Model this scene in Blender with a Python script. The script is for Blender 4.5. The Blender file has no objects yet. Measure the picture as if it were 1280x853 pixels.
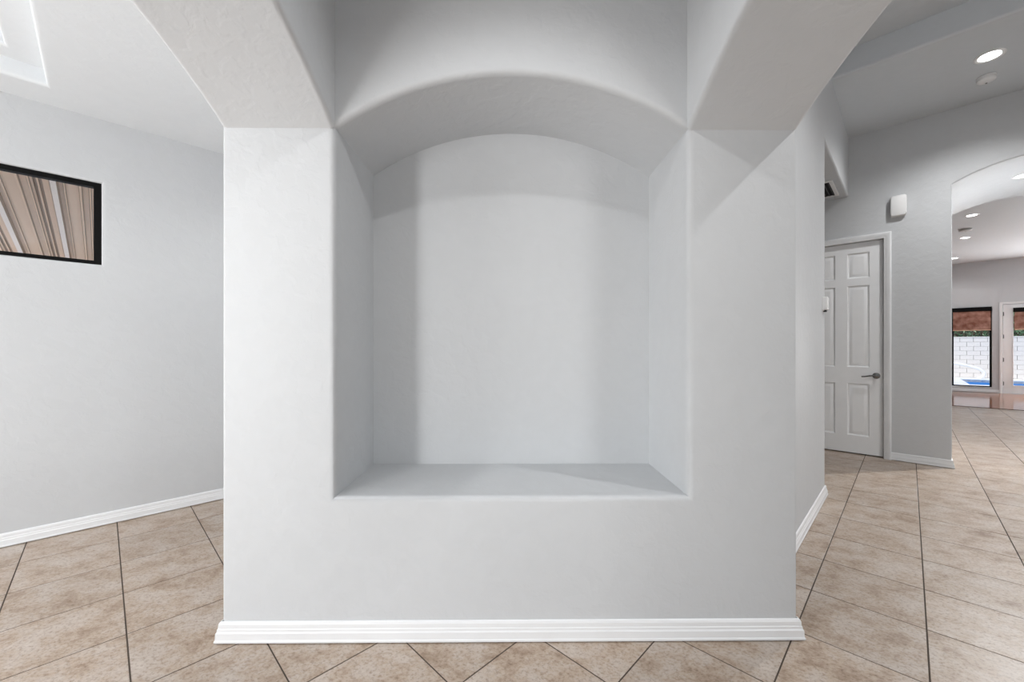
import bpy, bmesh, math, random
from mathutils import Vector
from mathutils.geometry import tessellate_polygon

# ------------------------------------------------------------------ camera
SC = bpy.context.scene
COL = SC.collection
F_PX, HORIZON, YAW, CAM_H = 504.0, 434.8, 0.0081846, 1.29
cam_data = bpy.data.cameras.new('camera')
cam_data.sensor_fit = 'HORIZONTAL'
cam_data.sensor_width = 36.0
cam_data.lens = F_PX / 1280 * 36.0
cam_data.shift_y = (HORIZON - 426.5) / 1280
cam_data.clip_start = 0.02
cam = bpy.data.objects.new('camera', cam_data)
COL.objects.link(cam)
cam.location = (0, 0, CAM_H)
cam.rotation_euler = (math.pi / 2, 0, -YAW)
SC.camera = cam

# ------------------------------------------------------------------ world, sun, exposure
SC.view_settings.view_transform = 'Standard'
SC.view_settings.look = 'None'
SC.view_settings.gamma = 1.0
SC.view_settings.use_curve_mapping = False
SC.view_settings.exposure = 0.35
world = bpy.data.worlds.new('world')
SC.world = world
world.use_nodes = True
wn = world.node_tree
wn.nodes.clear()
wo = wn.nodes.new('ShaderNodeOutputWorld')
wb = wn.nodes.new('ShaderNodeBackground')
sky = wn.nodes.new('ShaderNodeTexSky')
sky.sky_type = 'NISHITA'
sky.sun_disc = False
sky.sun_elevation = math.radians(52)
sky.sun_rotation = math.radians(200)
wb.inputs['Strength'].default_value = 0.12
wn.links.new(sky.outputs[0], wb.inputs[0])
wn.links.new(wb.outputs[0], wo.inputs[0])

R2 = math.sqrt(2.0)
def uvp(u, v, z=0.0):
    """house axes (u: towards the patio, v: towards the left wall) to world"""
    return Vector(((u - v) / R2, (u + v) / R2, z))
UD = Vector((1, 1, 0)) / R2
VD = Vector((-1, 1, 0)) / R2
ZD = Vector((0, 0, 1))

def aim(o, d):
    o.rotation_euler = Vector(d).to_track_quat('-Z', 'Y').to_euler()

sun_d = bpy.data.lights.new('sun', 'SUN')
sun_d.energy = 2.5
sun_d.angle = 0.01
sun = bpy.data.objects.new('sun', sun_d)
COL.objects.link(sun)
sun.location = (0, 0, 12)
aim(sun, UD * 0.6 - VD * 0.35 + Vector((0, 0, -1.0)))

def window_light(name, loc, direction, w, h, watts, color=(1, 1, 1)):
    d = bpy.data.lights.new(name, 'AREA')
    d.shape = 'RECTANGLE'
    d.size, d.size_y = w, h
    d.energy = watts
    d.color = color
    o = bpy.data.objects.new(name, d)
    COL.objects.link(o)
    o.location = loc
    aim(o, direction)
    return o
# daylight at the window openings built below, some of them added for fill
window_light('daylight_narrow_window', uvp(-3.12, 0.636, 1.35), UD, 0.42, 2.0, 54)
window_light('daylight_left_window', uvp(-2.4, 4.08, 1.45), -VD, 1.1, 1.7, 4)  # added fill for the left room, at an unseen window
window_light('daylight_back_window', uvp(-3.12, 2.9, 1.4), UD, 1.4, 1.9, 60)  # added to brighten the left room; this window is unseen
window_light('daylight_hall_window', uvp(0.8, -4.42, 1.4), VD, 1.1, 2.0, 46)
window_light('daylight_entry_door', Vector((0.013, -3.86, 1.45)), (0, 1, 0), 0.6, 1.6, 9)  # added frontal fill for the niche, set at the unseen entry door
window_light('daylight_patio_slider', uvp(17.5, -3.7, 1.25), -UD, 1.2, 2.2, 215)  # added beyond the frame to light the patio room and passage

# ------------------------------------------------------------------ materials
MATS = {}
def nodes_of(name):
    m = bpy.data.materials.new(name)
    m.use_nodes = True
    nt = m.node_tree
    return m, nt, nt.nodes['Principled BSDF']
def plain(name, rgb, rough=0.5, metal=0.0, spec=0.5):
    m, nt, b = nodes_of(name)
    b.inputs['Base Color'].default_value = (*rgb, 1)
    b.inputs['Roughness'].default_value = rough
    b.inputs['Metallic'].default_value = metal
    b.inputs['Specular IOR Level'].default_value = spec
    # faint mottling so that no surface is a dead flat tone
    tc = nt.nodes.new('ShaderNodeTexCoord')
    n = nt.nodes.new('ShaderNodeTexNoise'); n.inputs['Scale'].default_value = 9
    mp = nt.nodes.new('ShaderNodeMapRange')
    mp.inputs['To Min'].default_value = 0.97; mp.inputs['To Max'].default_value = 1.03
    mx = nt.nodes.new('ShaderNodeMix'); mx.data_type = 'RGBA'; mx.blend_type = 'MULTIPLY'
    mx.inputs['Factor'].default_value = 1
    mx.inputs[6].default_value = (*rgb, 1)
    nt.links.new(tc.outputs['Object'], n.inputs['Vector'])
    nt.links.new(n.outputs['Fac'], mp.inputs['Value'])
    nt.links.new(mp.outputs['Result'], mx.inputs[7])
    nt.links.new(mx.outputs[2], b.inputs['Base Color'])
    MATS[name] = m
    return m
def paint(name, rgb, bump=0.16, rough=0.62):
    """rolled paint over hand-trowelled drywall texture"""
    m, nt, b = nodes_of(name)
    tc = nt.nodes.new('ShaderNodeTexCoord')
    n1 = nt.nodes.new('ShaderNodeTexNoise'); n1.inputs['Scale'].default_value = 13.0
    n1.inputs['Detail'].default_value = 4; n1.inputs['Distortion'].default_value = 0.35
    n2 = nt.nodes.new('ShaderNodeTexNoise'); n2.inputs['Scale'].default_value = 85
    n2.inputs['Detail'].default_value = 2
    r1 = nt.nodes.new('ShaderNodeValToRGB')
    r1.color_ramp.elements[0].position = 0.44; r1.color_ramp.elements[1].position = 0.56
    ad = nt.nodes.new('ShaderNodeMath'); ad.operation = 'MULTIPLY_ADD'
    ad.inputs[1].default_value = 0.35
    bp = nt.nodes.new('ShaderNodeBump'); bp.inputs['Strength'].default_value = bump
    bp.inputs['Distance'].default_value = 0.004
    mp = nt.nodes.new('ShaderNodeMapRange')
    mp.inputs['To Min'].default_value = 0.975; mp.inputs['To Max'].default_value = 1.025
    mx = nt.nodes.new('ShaderNodeMix'); mx.data_type = 'RGBA'; mx.blend_type = 'MULTIPLY'
    mx.inputs['Factor'].default_value = 1
    mx.inputs[6].default_value = (*rgb, 1)
    L = nt.links.new
    L(tc.outputs['Object'], n1.inputs['Vector']); L(tc.outputs['Object'], n2.inputs['Vector'])
    L(n1.outputs['Fac'], r1.inputs['Fac']); L(n2.outputs['Fac'], ad.inputs[0]); L(r1.outputs['Color'], ad.inputs[2])
    L(ad.outputs[0], bp.inputs['Height']); L(bp.outputs['Normal'], b.inputs['Normal'])
    L(n1.outputs['Fac'], mp.inputs['Value']); L(mp.outputs['Result'], mx.inputs[7])
    L(mx.outputs[2], b.inputs['Base Color'])
    b.inputs['Roughness'].default_value = rough
    b.inputs['Specular IOR Level'].default_value = 0.3
    MATS[name] = m
    return m
def tile_mat():
    m, nt, b = nodes_of('tile')
    L = nt.links.new
    tc = nt.nodes.new('ShaderNodeTexCoord')
    geo = nt.nodes.new('ShaderNodeNewGeometry')
    oi = nt.nodes.new('ShaderNodeObjectInfo')
    sc = nt.nodes.new('ShaderNodeVectorMath'); sc.operation = 'SCALE'; sc.inputs['Scale'].default_value = 37.0
    cb = nt.nodes.new('ShaderNodeCombineXYZ')
    L(oi.outputs['Random'], cb.inputs[0]); L(oi.outputs['Random'], cb.inputs[1])
    L(cb.outputs[0], sc.inputs[0])
    add = nt.nodes.new('ShaderNodeVectorMath'); add.operation = 'ADD'
    L(geo.outputs['Position'], add.inputs[0]); L(sc.outputs[0], add.inputs[1])
    # streaked travertine print: stretched cloud noise plus fine pitting
    mpn = nt.nodes.new('ShaderNodeMapping'); mpn.inputs['Rotation'].default_value = (0, 0, math.radians(45))
    mpn.inputs['Scale'].default_value = (1.0, 1.25, 1.0)
    L(add.outputs[0], mpn.inputs['Vector'])
    n1 = nt.nodes.new('ShaderNodeTexNoise'); n1.inputs['Scale'].default_value = 5.0; n1.inputs['Detail'].default_value = 8
    n1.inputs['Roughness'].default_value = 0.74; n1.inputs['Distortion'].default_value = 0.15
    n2 = nt.nodes.new('ShaderNodeTexNoise'); n2.inputs['Scale'].default_value = 60; n2.inputs['Detail'].default_value = 6
    n2.inputs['Roughness'].default_value = 0.7
    L(mpn.outputs[0], n1.inputs['Vector']); L(mpn.outputs[0], n2.inputs['Vector'])
    r = nt.nodes.new('ShaderNodeValToRGB')
    e = r.color_ramp.elements
    e[0].position = 0.32; e[0].color = (0.27, 0.182, 0.122, 1)
    e[1].position = 0.70; e[1].color = (0.57, 0.50, 0.44, 1)
    k = r.color_ramp.elements.new(0.47); k.color = (0.45, 0.356, 0.278, 1)
    k = r.color_ramp.elements.new(0.57); k.color = (0.51, 0.437, 0.378, 1)
    L(n1.outputs['Fac'], r.inputs['Fac'])
    r2 = nt.nodes.new('ShaderNodeValToRGB')
    r2.color_ramp.elements[0].position = 0.30; r2.color_ramp.elements[0].color = (0.55, 0.48, 0.42, 1)
    r2.color_ramp.elements[1].position = 0.52; r2.color_ramp.elements[1].color = (1, 1, 1, 1)
    L(n2.outputs['Fac'], r2.inputs['Fac'])
    mx = nt.nodes.new('ShaderNodeMix'); mx.data_type = 'RGBA'; mx.blend_type = 'MULTIPLY'; mx.inputs['Factor'].default_value = 1
    L(r.outputs['Color'], mx.inputs[6]); L(r2.outputs['Color'], mx.inputs[7])
    hs = nt.nodes.new('ShaderNodeHueSaturation')
    mr = nt.nodes.new('ShaderNodeMapRange'); mr.inputs['To Min'].default_value = 0.94; mr.inputs['To Max'].default_value = 1.06
    L(oi.outputs['Random'], mr.inputs['Value']); L(mr.outputs['Result'], hs.inputs['Value'])
    L(mx.outputs[2], hs.inputs['Color']); L(hs.outputs['Color'], b.inputs['Base Color'])
    bp = nt.nodes.new('ShaderNodeBump'); bp.inputs['Strength'].default_value = 0.12; bp.inputs['Distance'].default_value = 0.002
    L(n2.outputs['Fac'], bp.inputs['Height']); L(bp.outputs['Normal'], b.inputs['Normal'])
    b.inputs['Roughness'].default_value = 0.36
    b.inputs['Specular IOR Level'].default_value = 0.45
    MATS['tile'] = m
def wood_mat():
    m, nt, b = nodes_of('wood_floor')
    L = nt.links.new
    tc = nt.nodes.new('ShaderNodeTexCoord')
    mp = nt.nodes.new('ShaderNodeMapping'); mp.inputs['Rotation'].default_value = (0, 0, math.radians(45))
    L(tc.outputs['Object'], mp.inputs['Vector'])
    br = nt.nodes.new('ShaderNodeTexBrick'); br.inputs['Scale'].default_value = 1.0
    br.inputs['Brick Width'].default_value = 1.1; br.inputs['Row Height'].default_value = 0.12
    br.inputs['Mortar Size'].default_value = 0.003
    br.inputs['Color1'].default_value = (0.30, 0.12, 0.055, 1); br.inputs['Color2'].default_value = (0.20, 0.078, 0.035, 1)
    br.inputs['Mortar'].default_value = (0.05, 0.02, 0.01, 1)
    L(mp.outputs[0], br.inputs['Vector'])
    L(br.outputs['Color'], b.inputs['Base Color'])
    b.inputs['Roughness'].default_value = 0.13
    b.inputs['Specular IOR Level'].default_value = 0.3
    MATS['wood_floor'] = m
def glass_mat(name, tint=(1, 1, 1)):
    m = bpy.data.materials.new(name); m.use_nodes = True
    nt = m.node_tree; nt.nodes.clear()
    o = nt.nodes.new('ShaderNodeOutputMaterial')
    t = nt.nodes.new('ShaderNodeBsdfTransparent'); t.inputs[0].default_value = (*tint, 1)
    g = nt.nodes.new('ShaderNodeBsdfGlossy'); g.inputs['Roughness'].default_value = 0.02
    fr = nt.nodes.new('ShaderNodeFresnel'); fr.inputs[0].default_value = 1.45
    mx = nt.nodes.new('ShaderNodeMixShader')
    nt.links.new(fr.outputs[0], mx.inputs[0]); nt.links.new(t.outputs[0], mx.inputs[1]); nt.links.new(g.outputs[0], mx.inputs[2])
    nt.links.new(mx.outputs[0], o.inputs[0])
    MATS[name] = m
def emit_mat(name, rgb, s):
    m = bpy.data.materials.new(name); m.use_nodes = True
    nt = m.node_tree; nt.nodes.clear()
    o = nt.nodes.new('ShaderNodeOutputMaterial'); e = nt.nodes.new('ShaderNodeEmission')
    e.inputs[0].default_value = (*rgb, 1); e.inputs[1].default_value = s
    nt.links.new(e.outputs[0], o.inputs[0]); MATS[name] = m
def shade_mat():
    """brown solar-screen fabric: an open weave that lets some light through"""
    m, nt, b = nodes_of('shade_fabric')
    L = nt.links.new
    tc = nt.nodes.new('ShaderNodeTexCoord')
    n = nt.nodes.new('ShaderNodeTexNoise'); n.inputs['Scale'].default_value = 7; n.inputs['Detail'].default_value = 5
    r = nt.nodes.new('ShaderNodeValToRGB')
    r.color_ramp.elements[0].position = 0.35; r.color_ramp.elements[0].color = (0.42, 0.20, 0.15, 1)
    r.color_ramp.elements[1].position = 0.7; r.color_ramp.elements[1].color = (0.85, 0.56, 0.45, 1)
    L(tc.outputs['Object'], n.inputs['Vector']); L(n.outputs['Fac'], r.inputs['Fac'])
    L(r.outputs['Color'], b.inputs['Base Color'])
    b.inputs['Roughness'].default_value = 0.9
    tr = nt.nodes.new('ShaderNodeBsdfTranslucent'); L(r.outputs['Color'], tr.inputs[0])
    tp = nt.nodes.new('ShaderNodeBsdfTransparent'); tp.inputs[0].default_value = (0.9, 0.62, 0.52, 1)
    m1 = nt.nodes.new('ShaderNodeMixShader'); m1.inputs[0].default_value = 0.5
    m2 = nt.nodes.new('ShaderNodeMixShader'); m2.inputs[0].default_value = 0.22
    L(b.outputs[0], m1.inputs[1]); L(tr.outputs[0], m1.inputs[2])
    L(m1.outputs[0], m2.inputs[1]); L(tp.outputs[0], m2.inputs[2])
    L(m2.outputs[0], nt.nodes['Material Output'].inputs[0])
    MATS['shade_fabric'] = m

paint('wall_paint', (0.586, 0.60, 0.614))
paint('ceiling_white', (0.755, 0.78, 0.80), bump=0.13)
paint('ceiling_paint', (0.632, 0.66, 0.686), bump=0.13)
plain('trim_white', (0.79, 0.80, 0.81), 0.38)
plain('door_white', (0.87, 0.88, 0.89), 0.42)
plain('plastic_white', (0.82, 0.82, 0.82), 0.4)
plain('grout', (0.075, 0.056, 0.043), 0.9)
plain('black_frame', (0.004, 0.004, 0.004), 0.6, 0.0, 0.12)
plain('dark_grille', (0.05, 0.05, 0.05), 0.7)
plain('vent_metal', (0.55, 0.55, 0.55), 0.45)
plain('satin_nickel', (0.22, 0.22, 0.22), 0.24, 1.0)
plain('hinge_steel', (0.16, 0.16, 0.16), 0.4, 1.0)
plain('pan_dark', (0.38, 0.26, 0.175), 0.5)  # darker tan: shade of grooves and rib sides painted into the colour
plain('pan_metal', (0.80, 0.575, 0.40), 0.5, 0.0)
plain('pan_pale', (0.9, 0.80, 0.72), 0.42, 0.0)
plain('block', (0.74, 0.70, 0.66), 0.85)
plain('mortar', (0.48, 0.45, 0.42), 0.9)
plain('deck', (0.80, 0.79, 0.77), 0.8)
plain('coping', (0.86, 0.86, 0.86), 0.6)
plain('pool_tile', (0.06, 0.26, 0.60), 0.3)
plain('pool_line', (0.25, 0.45, 0.75), 0.3)
plain('leaf', (0.085, 0.19, 0.09), 0.6)
plain('leaf_pale', (0.42, 0.55, 0.34), 0.6)
plain('stem', (0.12, 0.08, 0.05), 0.8)
plain('white_paint_steel', (0.88, 0.88, 0.88), 0.35)
plain('roof_dark', (0.2, 0.19, 0.18), 0.9)
plain('earth', (0.42, 0.36, 0.30), 0.95)
plain('water', (0.05, 0.30, 0.62), 0.1, 0.0, 0.25)
tile_mat(); wood_mat(); shade_mat()
glass_mat('glass'); glass_mat('bronze_glass', (0.86, 0.83, 0.80))
emit_mat('lamp_lens', (1, 1, 1), 14)
emit_mat('vault_lens', (1, 1, 1), 6)

# ------------------------------------------------------------------ mesh helpers
def link_mesh(name, verts, faces, mats, parent=None, origin=None, smooth=None, fmat=None, merge=True):
    """verts in world space; the object sits at origin (or under its parent's origin)"""
    bm = bmesh.new()
    off = Vector((0, 0, 0))
    if parent is not None:
        off = Vector(parent.get('_o', (0, 0, 0)))
    elif origin is not None:
        off = Vector(origin)
    bv = [bm.verts.new(Vector(v) - off) for v in verts]
    for i, f in enumerate(faces):
        if len(set(f)) < 3:
            continue
        try:
            bf = bm.faces.new([bv[j] for j in f])
        except ValueError:
            continue
        if smooth:
            bf.smooth = (smooth is True) or bool(smooth[i])
        if fmat:
            bf.material_index = fmat[i]
    if merge:
        bmesh.ops.remove_doubles(bm, verts=bm.verts, dist=1e-5)
    bmesh.ops.recalc_face_normals(bm, faces=bm.faces)
    me = bpy.data.meshes.new(name)
    bm.to_mesh(me); bm.free()
    if smooth:
        me.set_sharp_from_angle(angle=math.radians(38))
    for mname in (mats if isinstance(mats, (list, tuple)) else [mats]):
        me.materials.append(MATS[mname])
    o = bpy.data.objects.new(name, me)
    COL.objects.link(o)
    if parent is not None:
        o.parent = parent
    elif origin is not None:
        o.location = off
    if parent is None or True:
        o['_o'] = tuple(off)
    return o
def thing(name, loc, label=None, cat=None, group=None, kind=None):
    o = bpy.data.objects.new(name, None)
    COL.objects.link(o)
    o.empty_display_size = 0.1
    o.location = loc
    o['_o'] = tuple(loc)
    tag(o, label, cat, group, kind)
    return o
def tag(o, label=None, cat=None, group=None, kind=None):
    if label: o['label'] = label
    if cat: o['category'] = cat
    if group: o['group'] = group
    if kind: o['kind'] = kind
    return o
def struct(o, label=None):
    o['kind'] = 'structure'
    if label: o['label'] = label
    return o

def area2(p):
    return sum(p[i][0] * p[(i + 1) % len(p)][1] - p[(i + 1) % len(p)][0] * p[i][1] for i in range(len(p)))
def offset_poly(p, flags, o):
    """move flagged edges of a CCW polygon inwards by o (negative: outwards)"""
    n = len(p); out = []
    for i in range(n):
        a, b, c = p[i - 1], p[i], p[(i + 1) % n]
        def ln(q, r, fl):
            dx, dy = r[0] - q[0], r[1] - q[1]
            l = math.hypot(dx, dy)
            nx, ny = -dy / l, dx / l
            k = o if fl else 0.0
            return nx, ny, nx * q[0] + ny * q[1] + k
        n1 = ln(a, b, flags[i - 1]); n2 = ln(b, c, flags[i])
        det = n1[0] * n2[1] - n1[1] * n2[0]
        if abs(det) < 1e-4:
            k = o if (flags[i] or flags[i - 1]) else 0
            out.append((b[0] + n1[0] * k, b[1] + n1[1] * k))
        else:
            out.append(((n1[2] * n2[1] - n1[1] * n2[2]) / det, (n1[0] * n2[2] - n1[2] * n2[0]) / det))
    return out
def slab(name, frame, outer, mats, t, oflags=None, holes=(), r=0.02, nseg=5, parent=None, r_outer=None):
    """A wall or ceiling plate with bull-nosed edges.
    frame(s, z, depth) -> world; outer polygon CCW, flagged edges rounded;
    holes: (polygon, depth or None for a through hole)."""
    V, F, S = [], [], []
    def add(poly, d):
        b = len(V)
        V.extend(frame(q[0], q[1], d) for q in poly)
        return list(range(b, b + len(poly)))
    def bridge(l1, l2, sm):
        n = len(l1)
        for i in range(n):
            F.append((l1[i], l1[(i + 1) % n], l2[(i + 1) % n], l2[i])); S.append(sm)
    def tess(loops):
        pts, idx = [], []
        for poly, ids in loops:
            pts.append([Vector((q[0], q[1], 0)) for q in poly]); idx += ids
        for tri in tessellate_polygon(pts):
            F.append(tuple(idx[k] for k in tri)); S.append(False)
    if area2(outer) < 0:
        outer = outer[::-1]
        if oflags: oflags = oflags[::-1][1:] + [oflags[::-1][0]]
    fl = oflags or [False] * len(outer)
    ro = (r_outer or r) if oflags else 0.0
    prof = [(ro * (1 - math.sin(k / nseg * math.pi / 2)), ro * (1 - math.cos(k / nseg * math.pi / 2))) for k in range(nseg + 1)] + [(0.0, ro * 1.12)] if oflags else [(0, 0)]
    front = []; back = []
    po = offset_poly(outer, fl, prof[0][0]); ids = add(po, 0); front.append((po, ids))
    prev = ids
    for o_, d_ in prof[1:]:
        q = offset_poly(outer, fl, o_); ids = add(q, d_); bridge(prev, ids, True); prev = ids
    if oflags:
        for o_, d_ in reversed(prof):
            q = offset_poly(outer, fl, o_); ids = add(q, t - d_); bridge(prev, ids, True if (o_, d_) != prof[-1] else True); prev = ids
    else:
        q = outer; ids = add(q, t); bridge(prev, ids, False); prev = ids
    back.append((offset_poly(outer, fl, prof[0][0]), prev))
    hp = [(-r * (1 - math.sin(k / nseg * math.pi / 2)), r * (1 - math.cos(k / nseg * math.pi / 2))) for k in range(nseg + 1)] + [(0.0, r * 1.12)]
    for poly, depth in holes:
        if area2(poly) < 0: poly = poly[::-1]
        hf = [True] * len(poly)
        q = offset_poly(poly, hf, hp[0][0]); ids = add(q, 0); front.append((q, ids)); prev = ids
        for o_, d_ in hp[1:]:
            qq = offset_poly(poly, hf, o_); ids = add(qq, d_); bridge(prev, ids, True); prev = ids
        if depth is None:
            for o_, d_ in reversed(hp):
                qq = offset_poly(poly, hf, o_); ids = add(qq, t - d_); bridge(prev, ids, True); prev = ids
            back.append((qq, prev))
        else:
            ids = add(poly, depth); bridge(prev, ids, True)
            cap = add(poly, depth); tess([(poly, cap)])
    tess(front); tess(back)
    o = link_mesh(name, V, F, mats, parent=parent, smooth=S, merge=False)
    return o
def arch(s0, s1, z0, zs, rise, n=40):
    """opening outline with a segmental arch head, CCW from bottom left"""
    a = (s1 - s0) / 2; R = (a * a + rise * rise) / (2 * rise); c = (s0 + s1) / 2; zc = zs + rise - R
    th = math.asin(a / R)
    pts = [(s0, z0), (s1, z0)]
    for i in range(n + 1):
        k = th - 2 * th * i / n
        pts.append((c + R * math.sin(k), zc + R * math.cos(k)))
    return pts
def rect(a, b, c, d):
    return [(a, c), (b, c), (b, d), (a, d)]
def box_vf(o, ex, ey, ez, x0, x1, y0, y1, z0, z1):
    """box spanned along unit axes ex, ey, ez from point o"""
    P = [o + ex * x + ey * y + ez * z for z in (z0, z1) for y in (y0, y1) for x in (x0, x1)]
    Fc = [(0, 2, 3, 1), (4, 5, 7, 6), (0, 1, 5, 4), (2, 6, 7, 3), (0, 4, 6, 2), (1, 3, 7, 5)]
    return P, Fc
class Geo:
    def __init__(self): self.v, self.f, self.s, self.m = [], [], [], []
    def add(self, v, f, smooth=False, mi=0):
        b = len(self.v); self.v += list(v)
        for q in f:
            self.f.append(tuple(b + i for i in q)); self.s.append(smooth); self.m.append(mi)
        return self
    def box(self, o, ex, ey, ez, *d, mi=0):
        return self.add(*box_vf(o, ex, ey, ez, *d), mi=mi)
    def bbox(self, o, ex, ey, ez, x0, x1, y0, y1, z0, z1, b, mi=0):
        """box whose +ez face has chamfered edges"""
        lo = [(x0, y0), (x1, y0), (x1, y1), (x0, y1)]
        hi = [(x0 + b, y0 + b), (x1 - b, y0 + b), (x1 - b, y1 - b), (x0 + b, y1 - b)]
        P = [o + ex * x + ey * y + ez * z0 for x, y in lo] + [o + ex * x + ey * y + ez * (z1 - b) for x, y in lo] + [o + ex * x + ey * y + ez * z1 for x, y in hi]
        Fc = [(3, 2, 1, 0), (8, 9, 10, 11)]
        for k in (0, 4):
            for i in range(4):
                Fc.append((k + i, k + (i + 1) % 4, k + 4 + (i + 1) % 4, k + 4 + i))
        return self.add(P, Fc, mi=mi)
    def lathe(self, o, ax, ex, ey, prof, n=28, smooth=True, cap0=True, cap1=True, mi=0):
        """rings (radius, height) about ax"""
        P = []; Fc = []
        for r_, h in prof:
            for i in range(n):
                a = 2 * math.pi * i / n
                P.append(o + ax * h + ex * (r_ * math.cos(a)) + ey * (r_ * math.sin(a)))
        for k in range(len(prof) - 1):
            for i in range(n):
                j = (i + 1) % n
                Fc.append((k * n + i, k * n + j, (k + 1) * n + j, (k + 1) * n + i))
        self.add(P, Fc, smooth, mi)
        b = len(self.v) - len(P)
        if cap0: self.f.append(tuple(b + i for i in range(n))[::-1]); self.s.append(False); self.m.append(mi)
        if cap1: self.f.append(tuple(b + (len(prof) - 1) * n + i for i in range(n))); self.s.append(False); self.m.append(mi)
        return self
    def tube(self, pts, rad, n=12, mi=0):
        P = []; Fc = []
        m = len(pts)
        rr = rad if isinstance(rad, (list, tuple)) else [rad] * m
        up = Vector((0.13, 0.21, 1)).normalized()
        for i, p in enumerate(pts):
            d = (pts[min(i + 1, m - 1)] - pts[max(i - 1, 0)]).normalized()
            a = d.cross(up).normalized(); b_ = a.cross(d)
            for k in range(n):
                t_ = 2 * math.pi * k / n
                P.append(p + a * (rr[i] * math.cos(t_)) + b_ * (rr[i] * math.sin(t_)))
        for i in range(m - 1):
            for k in range(n):
                j = (k + 1) % n
                Fc.append((i * n + k, i * n + j, (i + 1) * n + j, (i + 1) * n + k))
        self.add(P, Fc, True, mi)
        b = len(self.v) - len(P)
        self.f.append(tuple(b + i for i in range(n))[::-1]); self.s.append(False); self.m.append(mi)
        self.f.append(tuple(b + (m - 1) * n + i for i in range(n))); self.s.append(False); self.m.append(mi)
        return self
    def build(self, name, mats, parent=None, origin=None):
        return link_mesh(name, self.v, self.f, mats, parent, origin, self.s, self.m, merge=False)
def sweep(name, path, outs, prof, mats, parent=None):
    """sweep an (out, up) profile along a polyline on the floor; outs: unit outward normal of each segment"""
    V, F = [], []
    n = len(prof)
    for i, p in enumerate(path):
        if i == 0: m = outs[0]
        elif i == len(path) - 1: m = outs[-1]
        else:
            a, b = outs[i - 1], outs[i]
            m = (a + b); m = m / (m.dot(a))
        for o_, h in prof:
            V.append(p + m * o_ + ZD * h)
    for i in range(len(path) - 1):
        for k in range(n - 1):
            F.append((i * n + k, i * n + k + 1, (i + 1) * n + k + 1, (i + 1) * n + k))
    F.append(tuple(range(n))); F.append(tuple((len(path) - 1) * n + k for k in range(n))[::-1])
    return link_mesh(name, V, F, mats, parent, merge=False)
BASE = [(0, 0.005), (0.021, 0.005), (0.0215, 0.012), (0.0185, 0.017), (0.0170, 0.044), (0.0135, 0.050),
        (0.0130, 0.058), (0.0105, 0.062), (0.0095, 0.078), (0.0065, 0.086), (0.002, 0.089), (0, 0.089)]

# ------------------------------------------------------------------ structure: key planes
D = 1.78                       # face of the niche wall
XL, XR = -1.259, 1.283         # outer corners of the niche wall
AL, AR = -0.764, 0.790         # inner faces of the side arches
NIL, NIR = -0.767, 0.797       # niche jambs
X0 = 0.013
SPR, RISE = 2.255, 0.268       # springing and rise of the vestibule arches
ARY0 = -0.30                   # far end of the side arches (behind the lens)
V_LEFT, U_DOOR, V_45, U_C = 4.175, 6.362, 0.522, 4.43
Z_LEFT, Z_HALL, Z_FAR, Z_ROT, Z_HEAD = 2.945, 3.837, 3.76, 3.20, 3.125
U_FAR, U_VAULT, U_WOOD = 17.65, 8.07, 13.2

# niche wall
niche = arch(NIL, NIR, 0.630, 2.262, 0.243)
w = slab('wall_center', lambda s, z, d: Vector((s, D + d, z)), rect(XL, XR, -0.1, 4.3), 'wall_paint', 3.1,
         oflags=[False, True, False, True], holes=[(niche, 0.51)], r=0.026, r_outer=0.016)
struct(w, 'grey wall with a deep arched display niche')
# side arches of the vestibule, with their rear legs
def side_arch(name, x, dx, label):
    ar = arch(ARY0, D + 0.001, SPR, SPR, RISE)[2:]       # from far springing at D down to ARY0
    poly = [(-0.62, -0.1), (ARY0, -0.1)] + ar[::-1] + [(D + 0.001, 4.3), (-0.62, 4.3)]
    n = len(poly)
    fl = [False] + [True] * (n - 4) + [False] * 3
    # edges: 0 bottom, 1 jamb, arch edges ..., then end, top, rear
    return struct(slab(name, lambda s, z, d: Vector((x + dx * d, s, z)), poly, 'wall_paint', abs(XL - AL) if dx < 0 else XR - AR, oflags=fl, r=0.022), label)
side_arch('wall_arch_left', AL, -1, 'grey plaster arch opening to the bright left room')
side_arch('wall_arch_right', AR, 1, 'grey plaster arch opening to the tiled hall')
# entry passage behind the lens
struct(slab('wall_entry_left', lambda s, z, d: Vector((AL - d, s, z)), rect(-4.05, -0.61, -0.1, 4.3), 'wall_paint', 0.489))
struct(slab('wall_entry_right', lambda s, z, d: Vector((AR + d, s, z)), rect(-4.05, -0.61, -0.1, 4.3), 'wall_paint', 0.489))
struct(slab('wall_front', lambda s, z, d: Vector((s, -4.0 - d, z)), rect(-3.6, 3.0, -0.1, 4.4), 'wall_paint', 0.2,
            holes=[(rect(-0.46, 0.49, -0.05, 2.3), None)]))
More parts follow.
